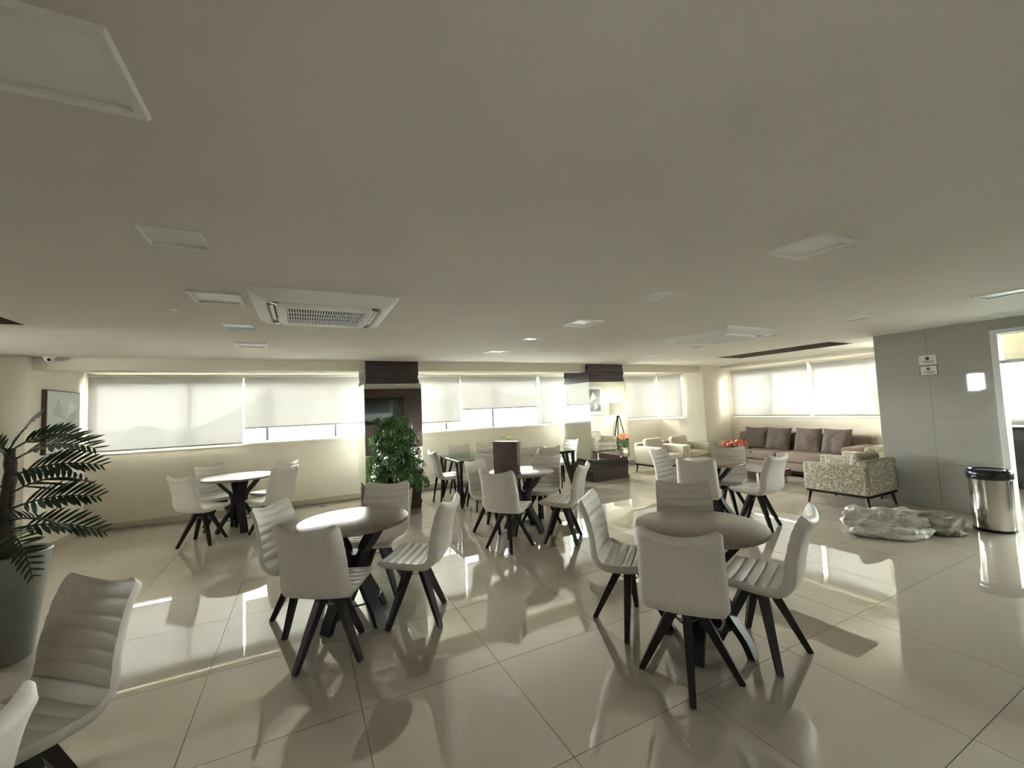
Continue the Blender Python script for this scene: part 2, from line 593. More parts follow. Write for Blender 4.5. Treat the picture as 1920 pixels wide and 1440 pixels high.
# roller blinds
def blind(label, axis, pos, a0, a1, zb, zt=2.262):
    t = thing('roller_blind', label, 'blind', group='cream roller blinds')

    def to(a, d, z):
        return (a, pos + d, z) if axis == 'x' else (pos + d, a, z)
    n = 24
    b_ = MB()
    b_.grid(lambda u, v: Vector(to(a0 + (a1 - a0) * u, 0.003 * math.sin(u * 9 + a0), zb + (zt - zb) * v)), n, 6)
    b_.build('fabric', 'blind_cloth', t, smooth=180)
    MB().tube([to(a0, 0.0, zb), to(a1, 0.0, zb)], .012, 8).build('bottom_bar', 'frame_silver', t, smooth=40)
    MB().tube([to(a0 - .004, 0.012, zt + .018), to(a1 + .004, 0.012, zt + .018)], .024, 10).build('roller', 'plastic_white', t, smooth=40)
    for q in (a0 - .006, a1 + .002):
        p0, p1 = to(q, -.02, zt - .015), to(q + .004, .08, zt + .05)
        MB().box(min(p0[0], p1[0]), max(p0[0], p1[0]), min(p0[1], p1[1]), max(p0[1], p1[1]), p0[2], p1[2]).build('bracket', 'white_metal', t)
    return t


yb = YB - .09
blind('long cream roller blind fully lowered beside the framed canvas', 'x', yb, -2.815, -.90, 1.165)
blind('cream roller blind partly raised left of the plant column', 'x', yb, -.875, 1.06, 1.405)
blind('cream roller blind lowered most of the way just right of the plant column', 'x', yb, 2.07, 2.93, 1.335)
blind('cream roller blind raised halfway above the glass dining table', 'x', yb, 2.955, 4.79, 1.575)
blind('cream roller blind fully lowered left of the second mirrored column', 'x', yb, 4.86, 5.62, 1.19)
blind('cream roller blind lowered to the sill in the bay corner behind the armchairs', 'x', yb, 7.36, 8.515, 1.175)
blind('narrow cream roller blind on the bay end wall', 'y', XS - .08, 7.40, 8.175, 1.175)
blind('cream roller blind above the left half of the sofa', 'y', XR - .08, 4.93, 6.68, 1.16, 2.24)
blind('cream roller blind above the right half of the sofa', 'y', XR - .08, 3.66, 4.86, 1.16, 2.24)

# grey tiled wall with door and small window; room behind it
DY1, DZ, DY0 = 1.83, 2.22, .5      # door opening from DY1 towards the viewer
struct(MB().box(XG + .012, XG + .14, DY1, YG - .012, 0, ZC).build('wall_grey', 'grout'), 'glossy grey tiled wall beside the steel bin')
wg = bpy.data.objects['wall_grey']
wg_parts = [(DY1, 2.42), (2.42, YG)]
for y0, y1 in wg_parts:
    for z0, z1 in ((0, .60), (.60, 1.20), (1.20, 1.80), (1.80, ZC)):
        MB().rbox(XG, XG + .014, y0 + .001, y1 - .001, z0 + .001, z1 - .001, .001, 1).build('tile', 'grey_tile', wg)
MB().rbox(XG, XG + .014, DY0, DY1 - .001, DZ + .001, ZC - .001, .001, 1).build('tile', 'grey_tile', wg)
MB().rbox(XG, XG + .014, YN, DY0 - .001, .001, ZC - .001, .001, 1).build('tile', 'grey_tile', wg)
b = MB()
b.box(XG + .014, XR, YG - .14, YG, 0, ZC)
b.box(XG + .014, XG + .14, YN, DY0, 0, ZC)
b.box(XG + .014, XG + .14, DY0, DY1, DZ, ZC)
struct(b.build('wall_lounge', 'wall_paint'), 'cream wall at the near side of the lounge')
# kitchen beyond the door
b = MB()
b.box(10.5, 10.65, YN, -2.0, 0, 3.2)
b.box(10.5, 10.65, 2.7, YG, 0, 3.2)
b.box(10.5, 10.65, -2.0, 2.7, 0, 1.02)
b.box(10.5, 10.65, -2.0, 2.7, 2.05, 3.2)
b.box(XR, 10.65, YG - .14, YG, 0, ZC)
struct(b.build('wall_kitchen', 'wall_paint'), 'far wall of the side room behind the door')
window('window_4', 'bright window of the side room', 'y', 10.5, 1, [-1.98, -1.1, -.2, .7, 1.6, 2.15, 2.68], 1.02, 2.05)
dr = struct(bpy.data.objects.new('door_1', None), 'white framed glass door in the grey wall')
C.objects.link(dr)
b = MB()
b.box(XG - .025, XG + .15, DY1 - .055, DY1 + .005, 0, DZ + .05)
b.box(XG - .025, XG + .15, DY0, DY1 - .055, DZ, DZ + .05)
b.box(XG - .025, XG + .15, DY0, DY0 + .055, 0, DZ)
b.build('door_frame', 'white_metal', dr)
for k in range(1):
    y0 = DY0 + .055 + k * 1.11
    MB().box(XG + .05, XG + .058, y0 + .004, y0 + 1.216, .02, DZ).build('pane', 'window_glass', dr)
    MB().box(XG + .035, XG + .075, y0, y0 + 1.22, 1.86, 1.90).build('rail', 'white_metal', dr)
cab = thing('base_cabinet', 'dark base cabinet seen through the glass door', 'cabinet', (10.15, 1.65, 0))
MB().rbox(-.3, .33, -1.0, 1.0, .1, .92, .006, 1).build('body', 'cabinet_dark', cab)
MB().rbox(-.34, .34, -1.03, 1.03, .92, .96, .006, 1).build('worktop', 'black_plastic', cab)
MB().box(-.25, .3, -.97, .97, 0, .1).build('plinth', 'black_plastic', cab)
for k in range(4):
    d_ = MB().rbox(-.318, -.302, -.98 + .49 * k + .006, -.98 + .49 * (k + 1) - .006, .12, .90, .003, 1).build('door', 'cabinet_dark', cab)
    MB().box(-.332, -.318, -.98 + .49 * k + .2, -.98 + .49 * k + .3, .80, .815).build('handle', 'steel', d_)

# exterior: ground far below, hills, tower blocks
struct(MB().box(-2500, 3000, 40, 4000, -62, -60).build('ground', 'city_ground'), 'hazy city ground far below the windows')
struct(MB().box(40, 3000, -1500, 40, -62, -60).build('ground_side', 'city_ground'), 'hazy city ground beyond the lounge window')


def hill(name, label, cx, cy, rx, ry, h, seed):
    b_ = MB()

    def fn(u, v):
        a, r = 2 * PI * u, v
        q = max(0, math.cos(r * PI / 2)) ** 1.4
        nz = noise.noise(Vector((math.cos(a) * r * 3 + seed, math.sin(a) * r * 3, seed))) * .25
        return Vector((cx + rx * r * math.cos(a), cy + ry * r * math.sin(a), -60 + h * q * (1 + nz)))
    b_.grid(fn, 40, 14, closed_u=True)
    return struct(b_.build(name, 'hill_green', smooth=180), label)


hill('hill', 'hazy wooded hill behind the blinds', 60, 900, 330, 200, 135, 2.0)
hill('hill_far', 'long hazy ridge beyond the city', 520, 1150, 500, 200, 120, 5.0)
rnd = random.Random(7)
tw = []
for k in range(46):
    a = rnd.uniform(-28, 62)
    d = rnd.uniform(170, 620)
    x, y = d * math.sin(R(a)), d * math.cos(R(a))
    s1, s2, h = rnd.uniform(9, 22), rnd.uniform(9, 18), rnd.uniform(34, 57)
    if all(abs(x - q[0]) > s1 + q[2] + 2 or abs(y - q[1]) > s2 + q[3] + 2 for q in tw):
        tw.append((x, y, s1, s2, h))
for k in range(10):
    x, y, s1, s2, h = rnd.uniform(150, 420), rnd.uniform(-10, 260), rnd.uniform(10, 20), rnd.uniform(10, 20), rnd.uniform(30, 70)
    if all(abs(x - q[0]) > s1 + q[2] + 2 or abs(y - q[1]) > s2 + q[3] + 2 for q in tw):
        tw.append((x, y, s1, s2, h))
for x, y, s1, s2, h in tw:
    t = thing('tower_block', 'pale hazy city tower block far outside the windows', 'building', (x, y, -60), 0, 'hazy city tower blocks outside')
    MB().box(-s1, s1, -s2, s2, 0, h).build('block', 'tower_pale', t)
    MB().box(-s1 * .4, s1 * .3, -s2 * .4, s2 * .4, h, h + 3).build('roof_house', 'tower_pale', t)


# ------------------------------------------------------------------ columns
def column(label, x0, x1, yback=7.72):
    t = thing('mirrored_column', label, 'column', ((x0 + x1) / 2, (YF + yback) / 2, 0), group='mirrored columns with dark timber bands')
    hx, hy = (x1 - x0) / 2, (yback - YF) / 2
    rn = random.Random(int(x0 * 10))
    MB().box(-hx + .02, hx - .02, -hy + .02, hy - .02, 0, ZC).build('core', 'grout', t)
    for nm, z0, z1, n in (('lower_band', 0, .44, 6), ('upper_band', 2.03, ZC, 5)):
        bo = MB().box(-hx + .012, hx - .012, -hy + .012, hy - .012, z0, z1).build(nm, 'column_wood', t)
        h = (z1 - z0) / n
        for k in range(n):
            e = rn.uniform(0, .014)
            MB().rbox(-hx - e + .01, hx + e - .01, -hy - e + .01, hy + e - .01, z0 + h * k + .0008, z0 + h * (k + 1) - .0008, .002, 1).build('plank', 'column_wood', bo)
    e = .03
    z0, z1 = .44, 2.03
    MB().rbox(-hx - e, hx + e, -hy - e, -hy + .02, z0, z1, .002, 1).build('mirror_panel', 'mirror_silver', t)
    MB().rbox(-hx - e, hx + e, hy - .02, hy + e, z0, z1, .002, 1).build('mirror_panel', 'mirror_silver', t)
    MB().rbox(-hx - e, -hx + .02, -hy + .021, hy - .021, z0, z1, .002, 1).build('mirror_panel', 'mirror_silver', t)
    MB().rbox(hx - .02, hx + e, -hy + .021, hy - .021, z0, z1, .002, 1).build('mirror_panel', 'mirror_silver', t)
    return t


column('mirrored column with dark timber bands behind the leafy potted shrub', .88, 1.72)
column('mirrored column with dark timber bands beside the cream armchairs', 5.22, 6.14)


# ------------------------------------------------------------------ ceiling fittings
def panel_light(lx, ly, recessed, label):
    t = thing('ceiling_light', label, 'ceiling light', (lx, ly, ZC), group='square ceiling lights')
    if recessed:
        s = .118
        MB().box(-s, s, -s, s, .012, .018).build('diffuser', 'diffuser_glass', t)
        b_ = MB()
        for x0, x1, y0, y1 in ((-s, s, -s, -s + .008), (-s, s, s - .008, s), (-s, -s + .008, -s, s), (s - .008, s, -s, s)):
            b_.box(x0, x1, y0, y1, -.002, .012)
        b_.build('frame', 'plastic_white', t)
    else:
        s = .152
        b_ = MB()
        o, i, zo, zi = s, s - .03, -.014, -.006
        for k in range(4):
            M = Matrix.Rotation(PI / 2 * k, 4, 'Z')
            q = [(-o, -o, 0), (o, -o, 0), (-o + .006, -o + .006, zo), (o - .006, -o + .006, zo), (-i, -i, zo), (i, -i, zo), (-i, -i, 0), (i, -i, 0)]
            b_.add([M @ Vector(c_) for c_ in q], [(0, 1, 3, 2), (2, 3, 5, 4), (4, 5, 7, 6)])
        b_.build('frame', 'plastic_white', t)
        MB().box(-i + .001, i - .001, -i + .001, i - .001, -.002, .004).build('diffuser', 'diffuser', t)


cols = ('left row of ceiling lights', 'middle row of ceiling lights', 'right row of ceiling lights')
ords = ('nearest', 'second', 'third', 'fourth', 'farthest')
for c, lx in enumerate(LIGHT_X):
    for k, ly in enumerate(LIGHT_Y):
        kind = 'small recessed square light' if k in (1, 3) else 'square light with raised white frame'
        panel_light(lx, ly, k in (1, 3), f'{kind}, {ords[k]} in the {cols[c]}')


def cassette(label, x, y):
    t = thing('ceiling_air_conditioner', label, 'air conditioner', (x, y, ZC), group='ceiling cassette air conditioners')
    S = .48
    b_ = MB()
    secs = [(.48, 0), (.478, -.012), (.458, -.038), (.42, -.060), (.380, -.068)]

    def sq(s_, z, r_=.06, n=5):
        out = []
        for q in range(4):
            cx, cy = [(1, 1), (-1, 1), (-1, -1), (1, -1)][q]
            for k in range(n):
                a = PI / 2 * q + PI / 2 * k / (n - 1)
                out.append((cx * (s_ - r_) + r_ * math.cos(a), cy * (s_ - r_) + r_ * math.sin(a), z))
        return out
    rings = [sq(s_, z, .02 + .05 * k / 4) for k, (s_, z) in enumerate(secs)] + [sq(.368, -.040, .07), sq(.30, -.040, .06)]
    n = len(rings[0])
    b_.add([v for r_ in rings for v in r_], [(i * n + k, i * n + (k + 1) % n, (i + 1) * n + (k + 1) % n, (i + 1) * n + k) for i in range(len(rings) - 1) for k in range(n)])
    b_.build('panel', 'plastic_white', t, smooth=35)
    # raised centre
    rings = [sq(.330, -.038, .06), sq(.325, -.072, .06), sq(.310, -.082, .05), sq(.262, -.082, .03), sq(.258, -.060, .03)]
    b_ = MB()
    b_.add([v for r_ in rings for v in r_], [(i * n + k, i * n + (k + 1) % n, (i + 1) * n + (k + 1) % n, (i + 1) * n + k) for i in range(len(rings) - 1) for k in range(n)])
    b_.add(sq(.258, -.058, .03), [tuple(range(n))])
    b_.build('grille_frame', 'plastic_white', t, smooth=35)
    MB().box(-.256, .256, -.256, .256, -.062, -.060).build('filter', 'grille_dark', t)
    for k in range(30):
        xx = -.25 + .5 * k / 29
        MB().box(xx - .0034, xx + .0034, -.256, .256, -.0800, -.064).build('slat', 'plastic_white', t)
    b_ = MB()
    for yy in (-.128, 0, .128):
        b_.box(-.256, .256, yy - .003, yy + .003, -.0815, -.074)
    b_.build('crossbar', 'plastic_white', t)
    for k in range(4):
        M = Matrix.Rotation(PI / 2 * k, 4, 'Z')
        MB().box(-.25, .25, -.368, -.332, -.046, -.0415, M).build('outlet_slot', 'grille_dark', t)
        M2 = M @ Matrix.Translation((0, -.352, -.056)) @ Matrix.Rotation(R(18), 4, 'X')
        MB().rbox(-.235, .235, -.013, .013, -.003, .003, .002, 1, M2).build('louver', 'plastic_white', t)
        M3 = M @ Matrix.Translation((-.335, -.335, -.060)) @ Matrix.Rotation(PI / 4, 4, 'Z')
        MB().rbox(-.035, .035, -.012, .012, -.01, .008, .004, 1, M3).build('corner_clip', 'steel', t)
    return t


cassette('large ceiling cassette air conditioner near the left row of lights', .16, 3.50)
cassette('ceiling cassette air conditioner toward the lounge', 4.76, 3.50)


def detector(label, x, y):
    t = thing('smoke_detector', label, 'detector', (x, y, ZC), group='small ceiling detectors')
    MB().lathe([(.032, 0), (.030, -.008), (.018, -.013)], 20).build('base', 'plastic_white', t, smooth=40)
    MB().lathe([(.012, -.012), (.010, -.020), (.004, -.022)], 14).build('sensor', 'plastic_white', t, smooth=40)


detector('tiny round ceiling detector left of the big air conditioner', -.844, 3.83)
detector('tiny round ceiling detector behind the big air conditioner', .03, 4.48)
detector('tiny round ceiling detector between middle and right light rows', 3.40, 3.77)
t = thing('security_camera', 'white dome security camera at the beam by the left wall', 'camera', (-2.70, 6.86, ZC))
MB().lathe([(.055, 0), (.055, -.018), (.048, -.022)], 24).build('base', 'plastic_white', t, smooth=40)
MB().lathe([(.044, -.020), (.042, -.040), (.032, -.058), (.014, -.068), (.0001, -.070)], 24).build('dome', 'plastic_white', t, smooth=180)
MB().lathe([(.016, 0), (.016, .012), (.0001, .014)], 16).build('lens', 'black_plastic', t, smooth=40, loc=(.012, -.036, -.046), rot=(R(80), 0, R(18)))


# ------------------------------------------------------------------ chairs
def catmull(pts, n):
    pts = [Vector(q) for q in pts]
    P = [pts[0] * 2 - pts[1]] + pts + [pts[-1] * 2 - pts[-2]]
    out = []
    segs = len(pts) - 1
    for i in range(n):
        s_ = i / (n - 1) * segs
        k = min(int(s_), segs - 1)
        u = s_ - k
        a, b_, c_, d_ = P[k], P[k + 1], P[k + 2], P[k + 3]
        out.append(.5 * ((2 * b_) + (c_ - a) * u + (2 * a - 5 * b_ + 4 * c_ - d_) * u * u + (3 * b_ - a - 3 * c_ + d_) * u ** 3))
    return out


PROF = catmull([(.225, .448), (.19, .468), (.10, .466), (0, .461), (-.09, .458), (-.15, .466), (-.190, .500), (-.210, .56), (-.230, .65), (-.252, .74), (-.278, .81), (-.312, .868)], 176)


def chair_shell():
    n = len(PROF)
    arc = [0]
    for i in range(1, n):
        arc.append(arc[-1] + (PROF[i] - PROF[i - 1]).length)
    nor = []
    for i in range(n):
        d = (PROF[min(i + 1, n - 1)] - PROF[max(i - 1, 0)]).normalized()
        nor.append(Vector((d.y, -d.x)) * -1 if False else Vector((-d.y, d.x)) * -1)
    # inner side normal must point up / forward
    for i in range(n):
        if nor[i].y < 0 and i < n // 2:
            nor[i] = -nor[i]
        if i >= n // 2 and nor[i].x < 0:
            nor[i] = -nor[i]
    split = max(range(n), key=lambda i: -abs(PROF[i].x + .172) if PROF[i].y < .6 else -9)
    nv = 17
    pitch = .063

    def half(i):
        z, s_ = PROF[i].y, arc[i]
        if s_ < .36:
            wv = .205 + .022 * min(1, s_ / .25)
        else:
            q = (s_ - .36) / (arc[-1] - .36)
            wv = .227 - .012 * q - .004 * q * q
        e = min(s_, arc[-1] - s_)
        if e < .035:
            wv -= .03 * (1 - math.sqrt(max(0, 1 - (1 - e / .035) ** 2)))
        return wv

    def pt(i, j, side):
        v = -1 + 2 * j / (nv - 1)
        hw = half(i)
        q = PROF[i]
        nn = nor[i]
        s_ = arc[i]
        back = max(0, min(1, (s_ - .36) / .2))
        cup = (.012 + .026 * back) * v * v
        lift = (.016 * v * v) * max(0, (s_ - arc[-1] + .15) / .15)
        edge = min(1, (1 - abs(v)) / .12)
        e = min(s_, arc[-1] - s_)
        endr = min(1, e / .02)
        th = (.056 - .014 * back) * (.35 + .65 * math.sqrt(max(0, 1 - (1 - edge) ** 2))) * (.4 + .6 * math.sqrt(max(0, 1 - (1 - endr) ** 2)))
        if side > 0:
            ch = abs(math.sin(PI * s_ / pitch)) ** .40
            off = cup + (.0145 * ch - .011) * min(1, edge + .25) * min(1, endr)
        else:
            off = cup - th
        p2 = q + nn * off
        return (p2.x, v * hw, p2.y + lift)

    def part(r0, r1):
        rows = list(range(r0, r1 + 1))
        vs_, fs = [], []
        m_ = 2 * nv
        for i in rows:
            vs_ += [pt(i, j, 1) for j in range(nv)] + [pt(i, j, -1) for j in range(nv - 1, -1, -1)]
        for a in range(len(rows) - 1):
            for k in range(m_):
                fs.append((a * m_ + k, a * m_ + (k + 1) % m_, (a + 1) * m_ + (k + 1) % m_, (a + 1) * m_ + k))
        if r0 == 0:
            for j in range(nv - 1):
                fs.append((j, m_ - 1 - j, m_ - 2 - j, j + 1))
        if r1 == n - 1:
            o = (len(rows) - 1) * m_
            for j in range(nv - 1):
                fs.append((o + j, o + j + 1, o + m_ - 2 - j, o + m_ - 1 - j))
        return MB().add(vs_, fs)
    return part(0, split), part(split, n - 1)


s_mb, b_mb = chair_shell()
SEAT_ME = s_mb.mesh('seat', 'chair_fabric', 70)
BACK_ME = b_mb.mesh('backrest', 'chair_fabric', 70)
legb = MB().beam((.038, .038, .408), (.188, .188, .0), .038, .022)
LEG_ME = legb.mesh('leg', 'dark_wood', 30)
hub = MB().lathe([(.085, .404), (.085, .412), (.05, .416)], 20)
hub.lathe([(.035, .36), (.035, .405)], 16)
HUB_ME = hub.mesh('swivel_hub', 'black_metal', 40)
wr = MB()
for k in range(4):
    a0, a1 = PI / 4 + PI / 2 * k, PI / 4 + PI / 2 * (k + 1)
    p0 = Vector((.085 * math.cos(a0), .085 * math.sin(a0), .335))
    p1 = Vector((.085 * math.cos(a1), .085 * math.sin(a1), .335))
    mid = (p0 + p1) / 2
    wr.tube([p0 + Vector((0, 0, .012)), mid, p1 + Vector((0, 0, -.012))], .0022, 5)
    wr.tube([p0 + Vector((0, 0, -.012)), mid, p1 + Vector((0, 0, .012))], .0022, 5)
WIRE_ME = wr.mesh('wire_brace', 'steel', 40)
sl = MB().beam((0, 0, .43), (0.06, 0.06, 0), .022, .012, n=10)
SLEG_ME = sl.mesh('leg', 'dark_wood', 40)


def swivel_chair(label, x, y, yaw_deg, leg_deg, group):
    t = thing('upholstered_chair', label, 'chair', (x, y, 0), R(yaw_deg), group)
    link('seat', SEAT_ME, t)
    link('backrest', BACK_ME, t)
    a = R(leg_deg - yaw_deg)
    link('swivel_hub', HUB_ME, t)
    for k in range(4):
        link('leg', LEG_ME, t, rot=(0, 0, a + PI / 2 * k))
    link('wire_brace', WIRE_ME, t, rot=(0, 0, a))
    return t


def straight_chair(label, x, y, yaw_deg, group):
    t = thing('upholstered_chair', label, 'chair', (x, y, 0), R(yaw_deg), group)
    link('seat', SEAT_ME, t)
    link('backrest', BACK_ME, t)
    for sx, sy, rz in ((1, 1, 0), (-1, 1, 90), (-1, -1, 180), (1, -1, 270)):
        link('leg', SLEG_ME, t, loc=(sx * .15 - .01, sy * .16, 0), rot=(0, 0, R(rz)))
    return t


def round_table(label, x, y, rot, d=.82, h=.752):
    t = thing('round_table', label, 'table', (x, y, 0), R(rot), 'dark round pedestal tables')
    r = d / 2
    MB().lathe([(.0001, h - .030), (r - .012, h - .030), (r - .002, h - .024), (r, h - .012), (r - .003, h - .003), (r - .010, h), (.0001, h)], 72).build('tabletop', 'table_wood', t, smooth=40)
    prof = catmull([(.27, h - .032), (.225, .66), (.16, .58), (.105, .52), (.078, .44), (.076, .36), (.105, .28), (.165, .18), (.225, .09), (.262, .0)], 40)
    for k in range(4):
        vs_, fs = [], []
        for i, q in enumerate(prof):
            dd = (prof[min(i + 1, 39)] - prof[max(i - 1, 0)]).normalized()
            nn = Vector((-dd.y, dd.x))
            if i in (0, 39):
                nn = Vector((1, 0))
            wd = .048
            for s1, s2 in ((1, 1), (1, -1), (-1, -1), (-1, 1)):
                pp = q + nn * (.019 * s1)
                vs_.append(Matrix.Rotation(PI / 2 * k, 4, 'Z') @ Vector((pp.x, wd * s2, pp.y)))
        for i in range(39):
            for e in range(4):
                fs.append((i * 4 + e, i * 4 + (e + 1) % 4, (i + 1) * 4 + (e + 1) % 4, (i + 1) * 4 + e))
        fs += [(3, 2, 1, 0), (156, 157, 158, 159)]
        MB().add(vs_, fs).build('leg', 'table_base', t, smooth=40)
    MB().rbox(-.06, .06, -.06, .06, .34, .50, .004, 1).build('core_block', 'table_base', t)
    MB().ring(.185, .007, .165, 48, 8).build('brace_ring', 'black_metal', t, smooth=180)
    return t


T = dict(T1=('dark round pedestal table farthest left, by the window wall', -.83, 7.12, 20, .90),
         T2=('dark round pedestal table in front of the shrub column', .345, 3.50, 35, .82),
         T3=('dark round pedestal table nearest the viewer on the right', 2.31, 1.93, 25, .81),
         T4=('dark round pedestal table carrying the tall brown box', 2.50, 4.76, 30, .84),
         T5=('dark round pedestal table nearest the lounge armchairs', 4.81, 3.78, 15, .84))
for k, (lb, x, y, rz, d) in T.items():
    round_table(lb, x, y, rz, d)

W1, W2, W3, W4, W5 = 'table farthest left', 'table in front of the shrub column', 'nearest table on the right', 'table with the brown box', 'table nearest the lounge'
chairs = [
    ('cream channel-stitched swivel chair on the left side of the ' + W1, -1.17, 6.65, 46, -18),
    ('cream channel-stitched swivel chair behind the ' + W1 + ', nearest the framed canvas', -1.09, 7.40, -54, 10),
    ('cream channel-stitched swivel chair on the right side of the ' + W1, -.41, 6.62, 134, 30),
    ('cream channel-stitched swivel chair behind the ' + W1 + ', nearest the shrub column', -.42, 7.26, 226, 0),
    ('cream swivel chair showing its plain back before the ' + W2, .15, 3.10, 58, -8),
    ('cream channel-stitched swivel chair on the right of the ' + W2, .77, 3.28, 145, -22),
    ('cream channel-stitched swivel chair on the left of the ' + W2, .0, 3.67, -32, 15),
    ('cream channel-stitched swivel chair behind the ' + W2, .59, 3.95, 240, -21),
    ('cream swivel chair showing its plain back before the ' + W3, 1.95, 1.755, 38, -2),
    ('cream channel-stitched swivel chair on the right of the ' + W3, 2.54, 1.71, 112, 6),
    ('cream channel-stitched swivel chair on the left of the ' + W3, 2.08, 2.36, -50, -5),
    ('cream channel-stitched swivel chair behind the ' + W3, 2.66, 2.30, 231, 20),
    ('cream swivel chair showing its plain back before the ' + W4, 2.07, 4.30, 38, 22),
    ('cream channel-stitched swivel chair on the right of the ' + W4, 2.715, 4.185, 129, 47),
    ('cream channel-stitched swivel chair on the left of the ' + W4, 2.19, 5.02, -58, 38),
    ('cream channel-stitched swivel chair behind the ' + W4, 2.83, 4.88, 216, 10),
    ('cream swivel chair showing its plain back before the ' + W5, 4.25, 3.49, 31, 5),
    ('cream channel-stitched swivel chair on the right of the ' + W5, 4.96, 3.27, 92, 18),
    ('cream channel-stitched swivel chair on the left of the ' + W5, 4.65, 4.18, -75, 0),
    ('cream channel-stitched swivel chair behind the ' + W5, 5.19, 3.82, 209, 12),
    ('dim swivel chair with its seat turned left, beside the tall palm pot', -.98, 2.28, 229, 10),
    ('pale swivel chair back cropped by the bottom left corner of the picture', -.98, 1.51, 160, 0),
]
for lb, x, y, a, l in chairs:
    swivel_chair(lb, x, y, a, l, 'cream swivel chairs')

# ------------------------------------------------------------------ glass dining table
GX0, GX1, GY0, GY1, GZ = 2.19, 4.46, 6.30, 7.42, .752
t = thing('glass_dining_table', 'long glass-topped dining table with dark slanted legs', 'table', ((GX0 + GX1) / 2, (GY0 + GY1) / 2, 0))
hx, hy = (GX1 - GX0) / 2, (GY1 - GY0) / 2
MB().rbox(-hx, hx, -hy, hy, GZ - .012, GZ, .003, 1).build('tabletop', 'table_glass', t)
b = MB()
for s in (-1, 1):
    b.box(-hx + .02, hx - .02, s * (hy - .05) - .018, s * (hy - .05) + .018, GZ - .05, GZ - .0125)
    b.box(s * (hx - .05) - .018, s * (hx - .05) + .018, -hy + .02, hy - .02, GZ - .05, GZ - .0125)
b.build('apron', 'dark_wood', t)
for sx in (-1, 1):
    for sy in (-1, 1):
        b = MB()
        foot = (sx * (hx - .05), sy * (hy - .05), 0)
        b.beam(foot, (sx * (hx - .05), sy * (hy - .05), GZ - .045), .022, .034)
        b.beam(foot, (sx * (hx - .05), sy * (hy - .27), GZ - .045), .020, .028)
        b.beam(foot, (sx * (hx - .27), sy * (hy - .05), GZ - .045), .020, .028)
        b.build('leg', 'dark_wood', t, smooth=30)
gc = [('left end', 2.22, 6.92, 0), ('far side, left', 2.68, 7.40, -90), ('far side, middle', 3.25, 7.42, -90), ('far side, right', 3.82, 7.40, -90),
      ('right end', 4.58, 6.98, 186), ('near side, left', 2.58, 6.24, 90), ('near side, middle', 3.13, 6.24, 90), ('near side, right', 3.70, 6.26, 88)]
for nm, x, y, a in gc:
    straight_chair(f'cream four-legged chair at the glass dining table, {nm}', x, y, a, 'cream chairs at the glass table')
# flower bowl on the glass table
t = thing('flower_vase', 'small vase of yellow blooms on the glass dining table', 'vase', (3.39, 6.95, GZ))
MB().lathe([(.035, 0), (.055, .03), (.06, .08), (.045, .13), (.05, .15), (.044, .15), (.04, .12)], 24).build('vase_body', 'pot_cream', t, smooth=40)
rn = random.Random(3)
for k in range(16):
    a, l, e = rn.uniform(0, 2 * PI), rn.uniform(.1, .19), rn.uniform(.05, .17)
    tip = Vector((l * math.cos(a), l * math.sin(a), .14 + e))
    q = MB().tube([(0, 0, .1), tip * .6 + Vector((0, 0, .06)), tip], [.003, .003, .002], 5).build('stem', 'flower_green', t)
    M = Matrix.Translation(tip) @ Matrix.Rotation(a, 4, 'Z') @ Matrix.Rotation(rn.uniform(0, 1), 4, 'Y')
    bl = MB()
    for j in range(5):
        M2 = M @ Matrix.Rotation(2 * PI * j / 5, 4, 'Z')
        bl.add([M2 @ Vector(c_) for c_ in ((0, 0, 0), (.018, .010, .006), (.038, 0, .012), (.018, -.010, .006))], [(0, 1, 2, 3)])
    bl.build('bloom', 'flower_yellow', t)

# tall brown box on table T4
t = thing('menu_box', 'tall brown leather-look box standing on a round table', 'box', (2.245, 4.66, .752), R(-52))
MB().rbox(-.165, .165, -.045, .045, 0, .40, .006, 2).build('body', 'brown_leather', t, smooth=30)
MB().rbox(-.168, .168, -.048, .048, .386, .402, .003, 1).build('top_rim', 'frame_brown', t)
MB().rbox(-.168, .168, -.048, .048, 0, .016, .003, 1).build('bottom_rim', 'frame_brown', t)


# ------------------------------------------------------------------ lounge
def armchair(label, x, y, rz, fab):
    """faces local -y; origin at centre on the floor"""
    t = thing('armchair', label, 'armchair', (x, y, 0), R(rz), 'patterned lounge armchairs')
    W, D = .40, .40
    MB().rbox(-W + .01, W - .01, -D + .02, D - .01, .175, .205, .006, 1).build('base_frame', 'dark_wood', t)
    for sx in (-1, 1):
        for sy in (-1, 1):
            MB().beam((sx * (W - .05), sy * (D - .06), .18), (sx * (W - .03), sy * (D - .03), 0), .026, .013).build('leg', 'dark_wood', t)
        x0, x1 = sorted((sx * W, sx * (W - .115)))
        MB().rbox(x0, x1, -D, D - .02, .205, .595, .022, 3).build('arm', fab, t, smooth=50)
    MB().rbox(-W + .116, W - .116, -D + .02, D - .14, .206, .31, .015, 2).build('seat_base', fab, t, smooth=50)
    MB().rbox(-W + .118, W - .118, -D + .005, D - .16, .312, .435, .035, 3).build('seat_cushion', fab, t, smooth=60)
    MB().rbox(-W + .006, W - .006, D - .13, D, .207, .66, .028, 3, ).build('back', fab, t, smooth=50)
    M = Matrix.Translation((0, D - .21, .585)) @ Matrix.Rotation(R(-12), 4, 'X')
    MB().rbox(-W + .14, W - .14, -.075, .075, -.16, .165, .06, 4, M).build('back_cushion', fab, t, smooth=60)
    return t


